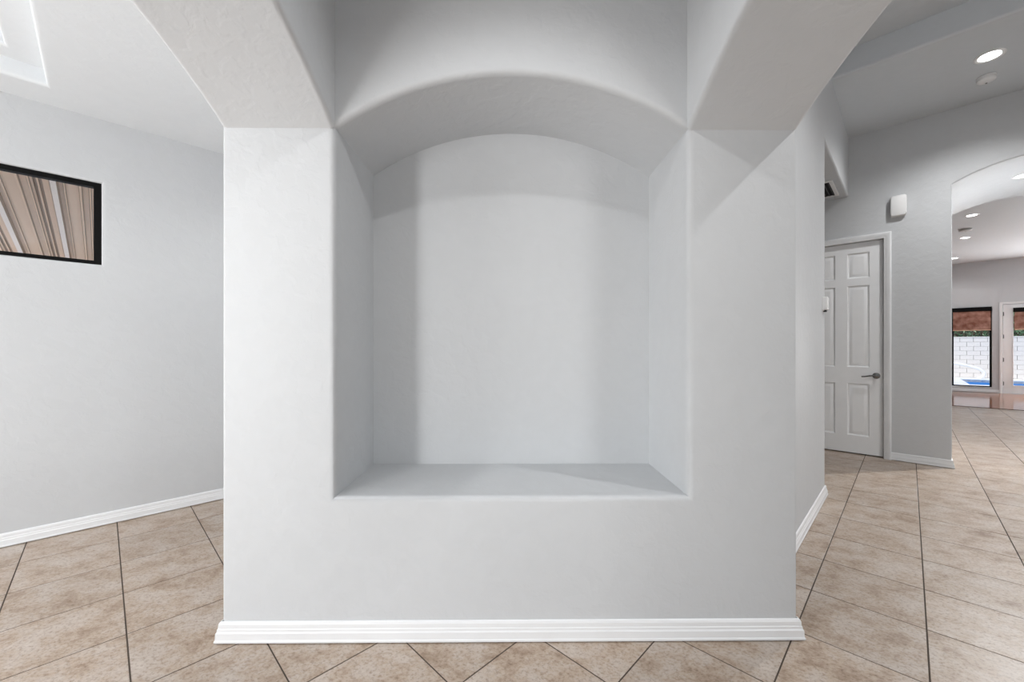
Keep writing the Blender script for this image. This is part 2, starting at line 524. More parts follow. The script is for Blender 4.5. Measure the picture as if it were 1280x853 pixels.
# outer walls
struct(slab('wall_left', lambda s, z, d: uvp(s, V_LEFT + d, z), rect(-3.4, 17.9, -0.1, 4.4), 'wall_paint', 0.2,
            holes=[(rect(-1.66, -0.003, 1.893, 2.485), None), (rect(-3.0, -1.8, 0.55, 2.35), None)], r=0.022),
       'light grey wall of the left room')
struct(slab('wall_back', lambda s, z, d: uvp(-3.2 - d, s, z), rect(-1.6, 4.4, -0.1, 4.4), 'wall_paint', 0.2,
            holes=[(rect(0.40, 0.872, 0.3, 2.4), None), (rect(2.15, 3.65, 0.4, 2.4), None)]))
struct(slab('wall_right', lambda s, z, d: uvp(s, -4.5 - d, z), rect(-1.6, 17.9, -0.1, 4.4), 'wall_paint', 0.2,
            holes=[(rect(0.2, 1.4, 0.3, 2.45), None)]))
struct(slab('wall_far', lambda s, z, d: uvp(U_FAR + d, s, z), rect(-4.7, 4.4, -0.1, 4.4), 'wall_paint', 0.2,
            holes=[(rect(-1.678, -0.915, 0.165, 2.451), None), (rect(-2.80, -1.875, -0.05, 2.50), None),
                   (rect(-4.35, -3.05, 0.05, 2.45), None)], r=0.012), 'grey wall with patio window and glazed door')
# slanting hall wall with the header over the side corridor
struct(slab('wall_hall', lambda s, z, d: uvp(s, V_45 + d, z), rect(2.1, 6.9, -0.2, 4.3), 'wall_paint', 0.14,
            holes=[(rect(U_C, 6.6, -0.12, Z_HEAD), None)], r=0.022), 'grey hall wall running to the side corridor')
struct(slab('wall_corridor', lambda s, z, d: uvp(U_C - d, s, z), rect(V_45 + 0.1, 4.3, -0.1, 4.3), 'wall_paint', 0.05))
struct(slab('wall_door', lambda s, z, d: uvp(U_DOOR + d, s, z), rect(-0.20, 4.3, -0.2, 4.3), 'wall_paint', 0.13,
            holes=[(rect(0.196, 0.994, -0.12, 2.572), None)], r=0.004), 'grey wall holding the six-panel door')
vault = arch(-1.48, -0.33, -0.12, 3.035, 0.155)
struct(slab('wall_vault', lambda s, z, d: uvp(U_DOOR + d, s, z), rect(-4.6, -0.20, -0.2, 4.3), 'wall_paint', U_VAULT - U_DOOR,
            holes=[(vault, None)], r=0.014), 'deep arched passage leading to the patio room')
struct(slab('wall_closet', lambda s, z, d: uvp(U_DOOR + 0.13 + d, s, z), rect(-0.25, 4.3, -0.1, 4.3), 'wall_paint', 1.55,
            holes=[(rect(0.10, 1.10, -0.05, 2.7), 1.0)], r=0.004))

# ceilings
def ceil_frame(z):
    return lambda a, b, d: uvp(a, b, z + d)
def xy_uv(x, y):
    return ((x + y) / R2, (y - x) / R2)
left_poly = [xy_uv(-1.2, 4.95), (-3.3, 4.35), xy_uv(-1.2, -3.467)]
struct(slab('ceiling_left', ceil_frame(Z_LEFT), left_poly, 'ceiling_white', 0.13,
            holes=[(rect(-2.85, -0.247, 1.85, 3.89), None)], r=0.022), 'white ceiling with a stepped tray')
struct(slab('ceiling_left_tray', ceil_frame(Z_LEFT + 0.105), rect(-3.1, 0.1, 1.6, 4.1), 'ceiling_white', 0.13,
            holes=[(rect(-2.7, -0.40, 2.0, 3.75), None)], r=0.022))
struct(slab('ceiling_left_tray_top', ceil_frame(Z_LEFT + 0.21), rect(-3.1, 0.1, 1.6, 4.1), 'ceiling_white', 0.05))
struct(slab('ceiling_vestibule', lambda a, b, d: Vector((a, b, Z_ROT + d)), rect(AL - 0.1, AR + 0.1, -4.05, D + 0.05), 'ceiling_paint', 0.1))
hall_poly = [xy_uv(1.2, -4.05), xy_uv(2.4, -4.05), (U_DOOR + 0.05, -4.6), (U_DOOR + 0.05, 0.6), xy_uv(1.2, 2.03)]
U_TRAY = 4.857
struct(slab('ceiling_hall', ceil_frame(Z_HALL), [(U_TRAY, -4.6), (U_DOOR + 0.05, -4.6), (U_DOOR + 0.05, 0.6), (U_TRAY, 0.6)], 'ceiling_paint', 0.246,
            oflags=[False, False, False, True], r=0.02), 'grey hall ceiling')
struct(slab('ceiling_hall_tray', ceil_frame(Z_HALL + 0.222), hall_poly, 'ceiling_paint', 0.05))
struct(slab('ceiling_corridor', ceil_frame(Z_HEAD), rect(U_C - 0.05, U_DOOR + 0.05, V_45 + 0.13, 4.3), 'ceiling_paint', 0.05))
struct(slab('ceiling_far', ceil_frame(Z_FAR), rect(U_VAULT - 0.05, U_FAR + 0.1, -4.6, 4.3), 'ceiling_paint', 0.05), 'ceiling of the patio room')
struct(slab('ceiling_roof', ceil_frame(4.4), rect(-6, 18.1, -7.2, 4.8), 'roof_dark', 0.12))

# ------------------------------------------------------------------ floor
struct_floor = Geo()
struct_floor.box(Vector((0, 0, 0)), UD, VD, ZD, -6.0, U_FAR + 0.2, -7.0, V_LEFT + 0.2, -0.12, -0.0014)
floor = struct(struct_floor.build('floor', 'grout'), 'beige stone-look tile floor laid diagonally to the niche wall')
TS, OP, OQ, GROUT = 0.42801, 0.07732, 0.36915, 0.0058
def tile_geo(cx, cy):
    g = Geo()
    h = (TS - GROUT) / 2
    g.bbox(uvp(cx, cy), UD, VD, ZD, -h, h, -h, h, -0.0014, 0.0, 0.0006)
    return g
def project(p):
    c, s = math.cos(YAW), math.sin(YAW)
    xc = c * p.x - s * p.y; yc = s * p.x + c * p.y
    return (None if yc < 0.15 else (640 + F_PX * xc / yc, HORIZON - F_PX * (p.z - CAM_H) / yc, yc))
def in_view(u, v):
    best = 1e9; ok = False
    for du in (0, 1):
        for dv in (0, 1):
            q = project(uvp(u + du * TS, v + dv * TS))
            if q and -40 < q[0] < 1320 and q[1] < 900:
                ok = True; best = min(best, q[2])
    return best if ok else None
def hidden(u, v):
    """squares wholly inside walls or behind the niche wall"""
    ps = [uvp(u + a * TS, v + b * TS) for a in (0, 1) for b in (0, 1)]
    if all(p.y > D + 0.02 and XL + 0.02 < p.x < XR - 0.02 for p in ps): return True
    if all(p.y > D + 0.02 and p.x > XL + .02 and (p.y - p.x) / R2 > V_45 + 0.02 and (p.x + p.y) / R2 < U_C - 0.02 for p in ps): return True
    if v > V_LEFT + 0.02 or v + TS < -4.55 or u > U_WOOD - 0.02: return True
    if u > U_DOOR + 0.05 and u + TS < U_VAULT and (v > -0.30 or v + TS < -1.5): return True
    return False
tmesh = None
cells = []
for i in range(-14, 40):
    for j in range(-16, 14):
        u, v = OP + i * TS, OQ + j * TS
        if u + TS > U_WOOD: 
            if u > U_WOOD - 0.05: continue
        if hidden(u, v): continue
        d = in_view(u, v)
        # only what can be seen past the niche wall counts as a single tile
        cells.append((d if d is not None else 1e9, u, v))
cells.sort()
def seen(u, v):
    for a in (0.02, .5, .98):
        for b in (0.02, .5, .98):
            p = uvp(u + a * TS, v + b * TS)
            q = project(p)
            if not q or not (-30 < q[0] < 1310 and q[1] < 890): continue
            x, y, dist = q
            if p.y > D and 285 < x < 992: continue
            uu, vv = (p.x + p.y) / R2, (p.y - p.x) / R2
            if x > 640 and vv > V_45 and uu < U_C: continue
            if x > 640 and uu > U_DOOR and x < 1186: continue
            return True
    return False
singles = [c for c in cells if c[0] < 1e8 and seen(c[1], c[2])]
SINGLE = singles[:300]
chosen = set((round(c[1], 4), round(c[2], 4)) for c in SINGLE)
base = tile_geo(0, 0).build('tile_template', 'tile')
tile_me = base.data
tile_me.name = 'tile'
bpy.data.objects.remove(base)
for d, u, v in SINGLE:
    o = bpy.data.objects.new('tile', tile_me)
    COL.objects.link(o)
    o.parent = floor
    uu1 = min(u + TS, U_WOOD)
    o.location = uvp((u + uu1) / 2, v + TS / 2)
    if uu1 < u + TS - 1e-6:
        o.rotation_euler = (0, 0, 0)
rest = Geo()
h = (TS - GROUT) / 2
for d, u, v in cells:
    if (round(u, 4), round(v, 4)) in chosen: continue
    rest.bbox(uvp(u + TS / 2, v + TS / 2), UD, VD, ZD, -h, h, -h, h, -0.0014, 0.0, 0.0006)
ro = rest.build('tile', 'tile', parent=floor)
ro['kind'] = 'stuff'
wf = Geo(); wf.box(Vector((0, 0, 0)), UD, VD, ZD, U_WOOD, U_FAR + 0.05, -4.55, V_LEFT, -0.003, 0.012)
struct(wf.build('floor_wood', 'wood_floor'), 'glossy brown wood floor by the patio door')

# ------------------------------------------------------------------ baseboards
nX, nY = Vector((1, 0, 0)), Vector((0, 1, 0))
struct(sweep('baseboard_center', [Vector((XL, 3.4, 0)), Vector((XL, D, 0)), Vector((XR, D, 0)), Vector((XR, 2.03, 0))],
             [-nX, -nY, nX], BASE, 'trim_white'), 'white moulded baseboard under the niche')
struct(sweep('baseboard_left', [uvp(-3.2, V_LEFT), uvp(3.6, V_LEFT)], [-VD], BASE, 'trim_white'), 'white baseboard of the left room')
struct(sweep('baseboard_hall', [uvp(2.28, V_45), uvp(U_C, V_45), uvp(U_C, 4.1)], [-VD, UD], BASE, 'trim_white'))
struct(sweep('baseboard_door', [uvp(U_DOOR, 0.141), uvp(U_DOOR, -0.33), uvp(U_VAULT, -0.33), uvp(U_VAULT, 1.5)], [-UD, -VD, UD], BASE, 'trim_white'))
struct(sweep('baseboard_passage', [uvp(U_VAULT, -1.48), uvp(U_DOOR, -1.48), uvp(U_DOOR, -4.4)], [VD, -UD], BASE, 'trim_white'))
struct(sweep('baseboard_far', [uvp(U_FAR, 3.5, .012), uvp(U_FAR, -1.82, .012)], [-UD], BASE, 'trim_white'))

# ------------------------------------------------------------------ six-panel hall door
door = thing('door_1', uvp(U_DOOR, 0.595), 'white six-panel door with dark lever handle', None, None, 'structure')
def frame_sweep(name, inner, prof, base_pt, eh, out, parent, mats, open_bottom=True):
    """mitred casing round a rectangle inner=(a0,a1,z0,z1) on a wall; prof: (away from opening, proud of wall)"""
    a0, a1, z0, z1 = inner
    if open_bottom:
        path = [((a0, z0), (-1, 0)), ((a0, z1), (-1, 1)), ((a1, z1), (1, 1)), ((a1, z0), (1, 0))]
    else:
        path = [((a0, z0), (-1, -1)), ((a0, z1), (-1, 1)), ((a1, z1), (1, 1)), ((a1, z0), (1, -1))]
    g = Geo(); n = len(prof); P = []; Fc = []
    for (a, z), (da, dz) in path:
        for o_, p_ in prof:
            P.append(base_pt + eh * (a + da * o_) + ZD * (z + dz * o_) + out * p_)
    m = len(path)
    for i in range(m - 1 if open_bottom else m):
        j = (i + 1) % m
        for k in range(n - 1):
            Fc.append((i * n + k, i * n + k + 1, j * n + k + 1, j * n + k))
    if open_bottom:
        Fc.append(tuple(range(n))); Fc.append(tuple((m - 1) * n + k for k in range(n))[::-1])
    g.add(P, Fc)
    return g.build(name, mats, parent)
CASE = [(0, 0), (0, 0.010), (0.006, 0.013), (0.020, 0.013), (0.026, 0.017), (0.044, 0.019), (0.058, 0.021), (0.064, 0.018), (0.064, 0)]
B_D = uvp(U_DOOR, 0)
frame_sweep('casing', (0.205, 0.985, 0.0, 2.563), CASE, B_D, VD, -UD, door, 'trim_white')
jm = Geo()
for a0, a1, z0, z1 in ((0.196, 0.2085, 0, 2.572), (0.9815, 0.994, 0, 2.572), (0.196, 0.994, 2.560, 2.572)):
    jm.box(B_D, VD, ZD, UD, a0, a1, z0, z1, 0.0, 0.129)
jm.build('jamb', 'trim_white', door)
DU = U_DOOR + 0.040                       # face of the door leaf
LV0, LV1, LZ0, LZ1 = 0.2125, 0.978, 0.014, 2.555
leaf_f = lambda s, z, d: uvp(DU + d, s, z)
pan_v = [(0.332, 0.538), (0.652, 0.858)]
pan_z = [(0.225, 0.857), (1.055, 2.040), (2.130, 2.435)]
leaf = Geo()
vs = [LV0, pan_v[0][0], pan_v[0][1], pan_v[1][0], pan_v[1][1], LV1]
zs = [LZ0, pan_z[0][0], pan_z[0][1], pan_z[1][0], pan_z[1][1], pan_z[2][0], pan_z[2][1], LZ1]
for a in range(5):
    for b in range(7):
        if a in (1, 3) and b in (1, 3, 5): continue
        leaf.add([leaf_f(vs[a], zs[b], 0), leaf_f(vs[a + 1], zs[b], 0), leaf_f(vs[a + 1], zs[b + 1], 0), leaf_f(vs[a], zs[b + 1], 0)], [(0, 1, 2, 3)])
c8 = [leaf_f(a, z, d) for d in (0, 0.042) for z in (LZ0, LZ1) for a in (LV0, LV1)]
leaf.add(c8, [(4, 5, 7, 6), (0, 1, 5, 4), (2, 6, 7, 3), (0, 4, 6, 2), (1, 3, 7, 5)])
leaf_o = leaf.build('door_leaf', 'door_white', door)
for (a0, a1) in pan_v:
    for (z0, z1) in pan_z:
        g = Geo(); loops = [(0, 0), (0.005, 0.004), (0.012, 0.011), (0.020, 0.012), (0.024, 0.010), (0.050, 0.003), (0.054, 0.003)]
        P = []
        for i_, d_ in loops:
            P += [leaf_f(a0 + i_, z0 + i_, d_), leaf_f(a1 - i_, z0 + i_, d_), leaf_f(a1 - i_, z1 - i_, d_), leaf_f(a0 + i_, z1 - i_, d_)]
        Fc = []
        for k in range(len(loops) - 1):
            for i in range(4):
                Fc.append((k * 4 + i, k * 4 + (i + 1) % 4, k * 4 + 4 + (i + 1) % 4, k * 4 + 4 + i))
        b = (len(loops) - 1) * 4
        Fc.append((b, b + 1, b + 2, b + 3))
        g.add(P, Fc); g.build('panel', 'door_white', leaf_o)
HV, HZ = 0.272, 0.958
hp = uvp(DU, HV, HZ)
hg = Geo()
hg.lathe(hp, -UD, VD, ZD, [(0.036, 0.0), (0.036, 0.004), (0.032, 0.010), (0.020, 0.013), (0.012, 0.015), (0.011, 0.045), (0.014, 0.050), (0.014, 0.062), (0.009, 0.066)], 28)
pts = []
for k in range(13):
    t = k / 12
    pts.append(hp - UD * (0.055 + 0.004 * math.sin(t * 3.1)) + VD * (0.004 + 0.125 * t) + ZD * (0.004 * math.sin(t * 5.5) - 0.010 * t))
hg.tube(pts, [0.0105 - 0.0035 * (k / 12) for k in range(13)], 12)
hdl = hg.build('lever_handle', 'satin_nickel', leaf_o)
hdl['label'] = 'dark satin nickel lever handle'
lt = Geo(); lt.box(uvp(DU, 0.2055, HZ - 0.035), VD, ZD, UD, 0, 0.007, 0, 0.07, -0.002, 0.02)
lt.build('latch_strike', 'hinge_steel', door)

# ------------------------------------------------------------------ windows and glazed door
def black_window(name, plane, eh, out, a0, a1, z0, z1, fw_side, fw_top, fw_bot, depth, label, glass='glass'):
    """plane: point of the wall face at a=0; out: towards the room"""
    root = thing(name, plane + eh * ((a0 + a1) / 2) + ZD * z0, label, None, None, 'structure')
    g = Geo()
    f0, f1 = -depth - 0.05, -depth
    g.box(plane, eh, ZD, out, a0, a0 + fw_side, z0, z1, f0, f1)
    g.box(plane, eh, ZD, out, a1 - fw_side, a1, z0, z1, f0, f1)
    g.box(plane, eh, ZD, out, a0 + fw_side, a1 - fw_side, z0, z0 + fw_bot, f0, f1)
    g.box(plane, eh, ZD, out, a0 + fw_side, a1 - fw_side, z1 - fw_top, z1, f0, f1)
    g.build('window_frame', 'black_frame', root)
    p = Geo(); p.box(plane, eh, ZD, out, a0 + fw_side - .004, a1 - fw_side + .004, z0 + fw_bot - .004, z1 - fw_top + .004, f0 + 0.022, f0 + 0.028)
    p.build('pane', glass, root)
    return root
WL = uvp(0, V_LEFT)
black_window('window_1', WL, UD, -VD, -1.66, -0.003, 1.893, 2.485, 0.040, 0.034, 0.026, 0.020,
             'high black-framed window looking up at a ribbed tan patio roof')
black_window('window_3', WL, UD, -VD, -3.0, -1.8, 0.55, 2.35, 0.04, 0.04, 0.04, 0.10, 'wide black-framed window beside the high one')  # unseen window, added to hold a left-room fill lamp
black_window('window_4', uvp(-3.2, 0), VD, UD, 0.40, 0.872, 0.3, 2.4, 0.04, 0.04, 0.04, 0.10, 'narrow tall black-framed window')
black_window('window_7', uvp(-3.2, 0), VD, UD, 2.15, 3.65, 0.4, 2.4, 0.04, 0.04, 0.04, 0.10, 'wide black-framed window beside the narrow one')  # unseen, added as an extra light source for the left room
black_window('window_6', uvp(0, -4.5), UD, VD, 0.2, 1.4, 0.3, 2.45, 0.04, 0.04, 0.04, 0.10, 'tall hall window')
WF = uvp(U_FAR, 0)
w2 = black_window('window_2', WF, VD, -UD, -1.678, -0.915, 0.165, 2.451, 0.036, 0.03, 0.03, 0.03,
                  'tall black-framed window facing the pool and block wall')
black_window('window_5', WF, VD, -UD, -4.35, -3.05, 0.05, 2.45, 0.05, 0.05, 0.05, 0.08, 'wide black-framed patio opening')  # unseen opening, added for the light it gives the patio room
# glazed patio door
d2 = thing('door_2', uvp(U_FAR, -2.34), 'white patio door with a full-height glass pane and dark hinges', None, None, 'structure')
frame_sweep('casing', (-2.80, -1.875, 0.0, 2.50), CASE, WF, VD, -UD, d2, 'trim_white')
DL = (-2.79, -1.884, 0.02, 2.492)
GL = (-2.62, -2.053, 0.235, 2.391)
g = Geo()
for a0, a1, z0, z1 in ((DL[0], GL[0], DL[2], DL[3]), (GL[1], DL[1], DL[2], DL[3]), (GL[0], GL[1], DL[2], GL[2]), (GL[0], GL[1], GL[3], DL[3])):
    g.box(WF, VD, ZD, -UD, a0, a1, z0, z1, -0.055, -0.010)
d2leaf = g.build('door_leaf', 'door_white', d2)
frame_sweep('glazing_bead', (GL[0] + .012, GL[1] - .012, GL[2] + .012, GL[3] - .012), [(0, -0.03), (0, -0.006), (0.004, -0.002), (0.02, -0.002), (0.022, -0.010)], WF, VD, -UD, d2leaf, 'door_white', open_bottom=False)
p = Geo(); p.box(WF, VD, ZD, -UD, GL[0], GL[1], GL[2], GL[3], -0.036, -0.030); p.build('pane', 'glass', d2leaf)
for hz in (2.23, 1.60, 0.95, 0.29):
    g = Geo(); g.lathe(WF + VD * (-1.880) - UD * 0.003 + ZD * hz, ZD, UD, VD, [(0.004, -0.06), (0.009, -0.055), (0.009, 0.055), (0.004, 0.06)], 10)
    g.box(WF + ZD * hz, VD, ZD, -UD, -1.898, -1.880, -0.05, 0.05, -0.009, -0.006)
    g.build('hinge', 'hinge_steel', d2)
g = Geo(); k = uvp(U_FAR - 0.0, -2.73, 1.0)
g.lathe(k + UD * .01, -UD, VD, ZD, [(0.034, 0), (0.034, 0.006), (0.012, 0.012), (0.011, 0.05), (0.014, 0.06), (0.01, 0.066)], 20)
g.tube([k - UD * 0.045 + VD * (0.12 * t / 6) for t in range(7)], 0.009, 10)
g.build('lever_handle', 'satin_nickel', d2leaf)
# roller shades
def roller_shade(a0, a1, ztop, zbot, proud, label):
    r = thing('roller_shade', WF + VD * ((a0 + a1) / 2) + ZD * zbot - UD * proud, label, 'window shade', 'brown roller shades on the patio glazing')
    g = Geo(); g.bbox(WF, VD, ZD, -UD, a0, a1, ztop - 0.115, ztop, proud, proud + 0.07, 0.01); g.build('cassette', 'black_frame', r)
    g = Geo(); n = 8
    P = []; Fc = []
    for i in range(n + 1):
        t = i / n
        z = ztop - 0.10 - t * (ztop - 0.10 - zbot)
        for a in (a0 + 0.02, a1 - 0.02):
            P.append(WF + VD * a + ZD * z - UD * (proud + 0.03))
    for i in range(n): Fc.append((2 * i, 2 * i + 1, 2 * i + 3, 2 * i + 2))
    P2 = [q - UD * 0.0015 for q in P]
    g.add(P, Fc, True); g.add(P2, Fc, True); g.build('fabric', 'shade_fabric', r)
    g = Geo(); g.tube([WF + VD * (a0 + 0.02 + (a1 - a0 - 0.04) * t / 4) + ZD * zbot - UD * (proud + 0.031) for t in range(5)], 0.011, 10)
    g.build('hem_bar', 'pan_metal', r)
roller_shade(-1.677, -0.916, 2.449, 1.790, -0.055 + 0.03, 'brown roller shade lowered over the top of the tall window')
roller_shade(-2.615, -2.058, 2.388, 1.790, -0.005, 'brown roller shade lowered over the top of the patio door glass')
# entry door behind the lens
d3 = thing('door_3', Vector((X0, -4.0, 0)), 'white entry door with a tall glass light', None, None, 'structure')
EF = Vector((0, -4.0, 0))
frame_sweep('casing', (-0.45, 0.48, 0.0, 2.29), CASE, EF, nX, nY, d3, 'trim_white')
g = Geo()
for a0, a1, z0, z1 in ((-0.455, -0.30, 0.01, 2.295), (0.33, 0.485, 0.01, 2.295), (-0.30, 0.33, 0.01, 0.55), (-0.30, 0.33, 2.12, 2.295)):
    g.box(EF, nX, ZD, nY, a0, a1, z0, z1, -0.10, -0.05)
d3l = g.build('door_leaf', 'door_white', d3)
p = Geo(); p.box(EF, nX, ZD, nY, -0.30, 0.33, 0.55, 2.12, -0.08, -0.074); p.build('pane', 'glass', d3l)

# ------------------------------------------------------------------ ceiling lights and small fittings
def recessed(pt, rad, label, watts=0.0, cone=125, lens='lamp_lens', group='recessed ceiling lights', tilt=ZD, blend=0.6):
    ax = -tilt
    ex = ax.cross(Vector((1, 0.2, 0.1))).normalized(); ey = ax.cross(ex)
    r = thing('recessed_light', pt, label, 'ceiling light', group)
    g = Geo()
    g.lathe(pt, ax, ex, ey, [(rad, 0.0005), (rad, 0.003), (rad * 0.93, 0.0065), (rad * 0.82, 0.006), (rad * 0.70, 0.0015)], 36, cap0=False, cap1=False)
    g.build('trim_ring', 'plastic_white', r)
    g = Geo()
    g.lathe(pt, ax, ex, ey, [(rad * 0.70, 0.0014), (rad * 0.60, 0.0022), (rad * 0.3, 0.0028)], 36, cap0=True, cap1=True)
    g.build('lens', lens, r)
    if watts > 0:
        d = bpy.data.lights.new('downlight', 'SPOT')
        d.energy = watts; d.spot_size = math.radians(cone); d.spot_blend = blend; d.shadow_soft_size = 0.03
        o = bpy.data.objects.new('downlight', d)
        COL.objects.link(o); o.parent = r
        o.location = ax * 0.055
        aim(o, ax)
    return r
recessed(uvp(5.433, -0.504, Z_HALL), 0.098, 'recessed ceiling light beside the smoke detector in the hall', 72, 145, blend=0.85)
recessed(uvp(2.35, -1.24, Z_HALL + 0.222), 0.098, 'recessed ceiling light in the raised hall ceiling near the arch', 88, 150)
recessed(uvp(3.4, -3.0, Z_HALL + 0.222), 0.098, 'recessed ceiling light in the raised hall ceiling away from the arch', 5, 150)
recessed(Vector((X0, 0.88, Z_ROT)), 0.085, 'recessed ceiling light over the vestibule before the niche', 34, 140, blend=0.85)
recessed(uvp(7.13, -0.905, 3.189), 0.090, 'recessed light in the crown of the arched passage', 195, 150, lens='vault_lens')
def far_light(px, py, label):
    c, s = math.cos(YAW), math.sin(YAW)
    x, z = (px - 640) / F_PX, (HORIZON - py) / F_PX
    t = (Z_FAR - CAM_H) / z
    return recessed(Vector(((c * x + s) * t, (-s * x + c) * t, Z_FAR)), 0.095, label, 24, 150)
far_light(1215, 269.3, 'recessed ceiling light in the patio room just past the arched passage')
far_light(1206.5, 297.3, 'recessed ceiling light in the patio room next to the smoke detector')
far_light(1192.5, 323, 'recessed ceiling light in the patio room over the tall window')
recessed(uvp(11.5, -3.0, Z_FAR), 0.095, 'recessed ceiling light in the second row of the patio room by the passage', 24, 150)  # this row is unseen, added for light bouncing off the floor
recessed(uvp(14.6, -3.0, Z_FAR), 0.095, 'recessed ceiling light in the second row of the patio room by the glazing', 24, 150)

for i_, (u_, v_) in enumerate(((1.0, 2.85), (-1.3, 1.4), (-3.0, 3.95))):  # added lamps, kept out of view, that brighten the left room
    recessed(uvp(u_, v_, Z_LEFT), 0.09, ['recessed ceiling light in the left room border beside the arch', 'recessed ceiling light in the left room border behind the arch', 'recessed ceiling light in the left room corner by the windows'][i_], 17, 160)

def smoke(pt, rad, label, mat='plastic_white'):
    r = thing('smoke_detector', pt, label, 'smoke detector')
    ex, ey, ax = Vector((1, 0, 0)), Vector((0, -1, 0)), -ZD
    g = Geo(); g.lathe(pt, ax, ex, ey, [(rad, 0.0005), (rad, 0.012), (rad * 0.97, 0.014)], 32); g.build('base', mat, r)
    g = Geo(); g.lathe(pt, ax, ex, ey, [(rad * 0.90, 0.0145), (rad * 0.90, 0.018), (rad * 0.96, 0.0205), (rad * 0.93, 0.036), (rad * 0.80, 0.044), (rad * 0.45, 0.047)], 32); g.build('cover', mat, r)
    g = Geo(); g.lathe(pt + ex * rad * .35 - ey * rad * .3, ax, ex, ey, [(0.007, 0.040), (0.007, 0.050), (0.005, 0.051)], 12); g.build('test_button', 'dark_grille', r)
smoke(uvp(5.828, -0.521, Z_HALL), 0.066, 'round white smoke detector on the hall ceiling beside the light')
c_, s_ = math.cos(YAW), math.sin(YAW)
x, z = (1207 - 640) / F_PX, (HORIZON - 286.5) / F_PX
t = (Z_FAR - CAM_H) / z
smoke(Vector(((c_ * x + s_) * t, (-s_ * x + c_) * t, Z_FAR)), 0.10, 'round smoke detector between ceiling lights of the patio room', 'vent_metal')

# doorbell chime
ch = thing('door_chime', uvp(U_DOOR, 0.082, 2.765), 'white rounded door chime box high on the wall near the door', 'door chime')
def rounded_plate(base_pt, eh, out, a0, a1, z0, z1, rad, d0, d1, bev, bow=0.0, n=6):
    pts = []
    for cx, cz, st in ((a1 - rad, z1 - rad, 0), (a0 + rad, z1 - rad, 90), (a0 + rad, z0 + rad, 180), (a1 - rad, z0 + rad, 270)):
        for k in range(n + 1):
            a = math.radians(st + 90 * k / n)
            x = cx + rad * math.cos(a); zz = cz + rad * math.sin(a)
            tz = (x - (a0 + a1) / 2) / ((a1 - a0) / 2)
            zz += (bow * (1 - tz * tz)) * (1 if cz > (z0 + z1) / 2 else -1)
            pts.append((x, zz))
    ca, cz = (a0 + a1) / 2, (z0 + z1) / 2
    g = Geo(); P = []
    rings = [(0, d0), (0, d1 - bev), (bev * 0.35, d1 - bev * 0.3), (bev, d1)]
    m = len(pts)
    for i_, d_ in rings:
        for x, zz in pts:
            l = math.hypot(x - ca, zz - cz)
            f = (l - i_) / l
            P.append(base_pt + eh * (ca + (x - ca) * f) + ZD * (cz + (zz - cz) * f) + out * d_)
    Fc = []
    for k in range(len(rings) - 1):
        for i in range(m):
            j = (i + 1) % m
            Fc.append((k * m + i, k * m + j, (k + 1) * m + j, (k + 1) * m + i))
    g.add(P, Fc, True)
    b = (len(rings) - 1) * m
    g.f.append(tuple(range(m))[::-1]); g.s.append(False); g.m.append(0)
    g.f.append(tuple(b + i for i in range(m))); g.s.append(False); g.m.append(0)
    return g
rounded_plate(B_D, VD, -UD, 0.022, 0.150, 2.785, 3.005, 0.014, 0.0, 0.016, 0.003).build('back_plate', 'plastic_white', ch)
rounded_plate(B_D, VD, -UD, 0.014, 0.150, 2.790, 3.010, 0.022, 0.016, 0.058, 0.012, 0.010).build('cover', 'plastic_white', ch)

# thermostat-like control by the corridor corner
B_45 = uvp(0, V_45)
th = thing('wall_control', uvp(4.33, V_45, 1.60), 'small white control box on the hall wall at the corridor corner', 'wall control')
rounded_plate(B_45, UD, -VD, 4.285, 4.385, 1.605, 1.725, 0.008, 0.0, 0.010, 0.002).build('back_plate', 'plastic_white', th)
rounded_plate(B_45, UD, -VD, 4.290, 4.380, 1.612, 1.722, 0.010, 0.010, 0.034, 0.006).build('cover', 'plastic_white', th)
g = Geo(); g.bbox(B_45, UD, ZD, -VD, 4.318, 4.352, 1.596, 1.611, 0.002, 0.024, 0.003); g.build('slider', 'dark_grille', th)
# outlet by the niche wall
ot = thing('wall_outlet', uvp(3.18, V_45, 0.35), 'white outlet plate low on the hall wall beside the niche wall', 'outlet')
rounded_plate(B_45, UD, -VD, 3.035, 3.112, 0.350, 0.470, 0.006, 0.0, 0.008, 0.002).build('cover_plate', 'plastic_white', ot)
for zz in (0.385, 0.435):
    g = rounded_plate(B_45, UD, -VD, 3.056, 3.090, zz - 0.014, zz + 0.014, 0.012, 0.006, 0.0095, 0.001)
    sk = g.build('socket', 'plastic_white', ot)
    g = Geo()
    for a in (3.066, 3.078): g.box(B_45, UD, ZD, -VD, a, a + 0.002, zz - 0.002, zz + 0.008, 0.0090, 0.0098)
    g.build('slot', 'dark_grille', sk)
# return-air vent in the corridor ceiling
vt = thing('air_vent', uvp(5.88, 0.90, Z_HEAD), 'grey return air vent in the corridor ceiling over the door', 'air vent')
VU0, VU1, VV0, VV1 = 5.60, 6.20, 0.595, 1.25
CP = Vector((0, 0, Z_HEAD))
g = Geo()
for a0, a1, b0, b1 in ((VU0, VU1, VV0, VV0 + 0.035), (VU0, VU1, VV1 - 0.035, VV1), (VU0, VU0 + 0.035, VV0 + 0.035, VV1 - 0.035), (VU1 - 0.035, VU1, VV0 + 0.035, VV1 - 0.035)):
    g.bbox(CP, UD, -VD, -ZD, a0, a1, -b1, -b0, 0.0, 0.009, 0.002)
g.build('frame', 'plastic_white', vt)
g = Geo(); g.box(CP, UD, VD, -ZD, VU0 + .03, VU1 - .03, VV0 + .03, VV1 - .03, 0.0002, 0.0008); g.build('duct_backing', 'black_frame', vt)
n = 16
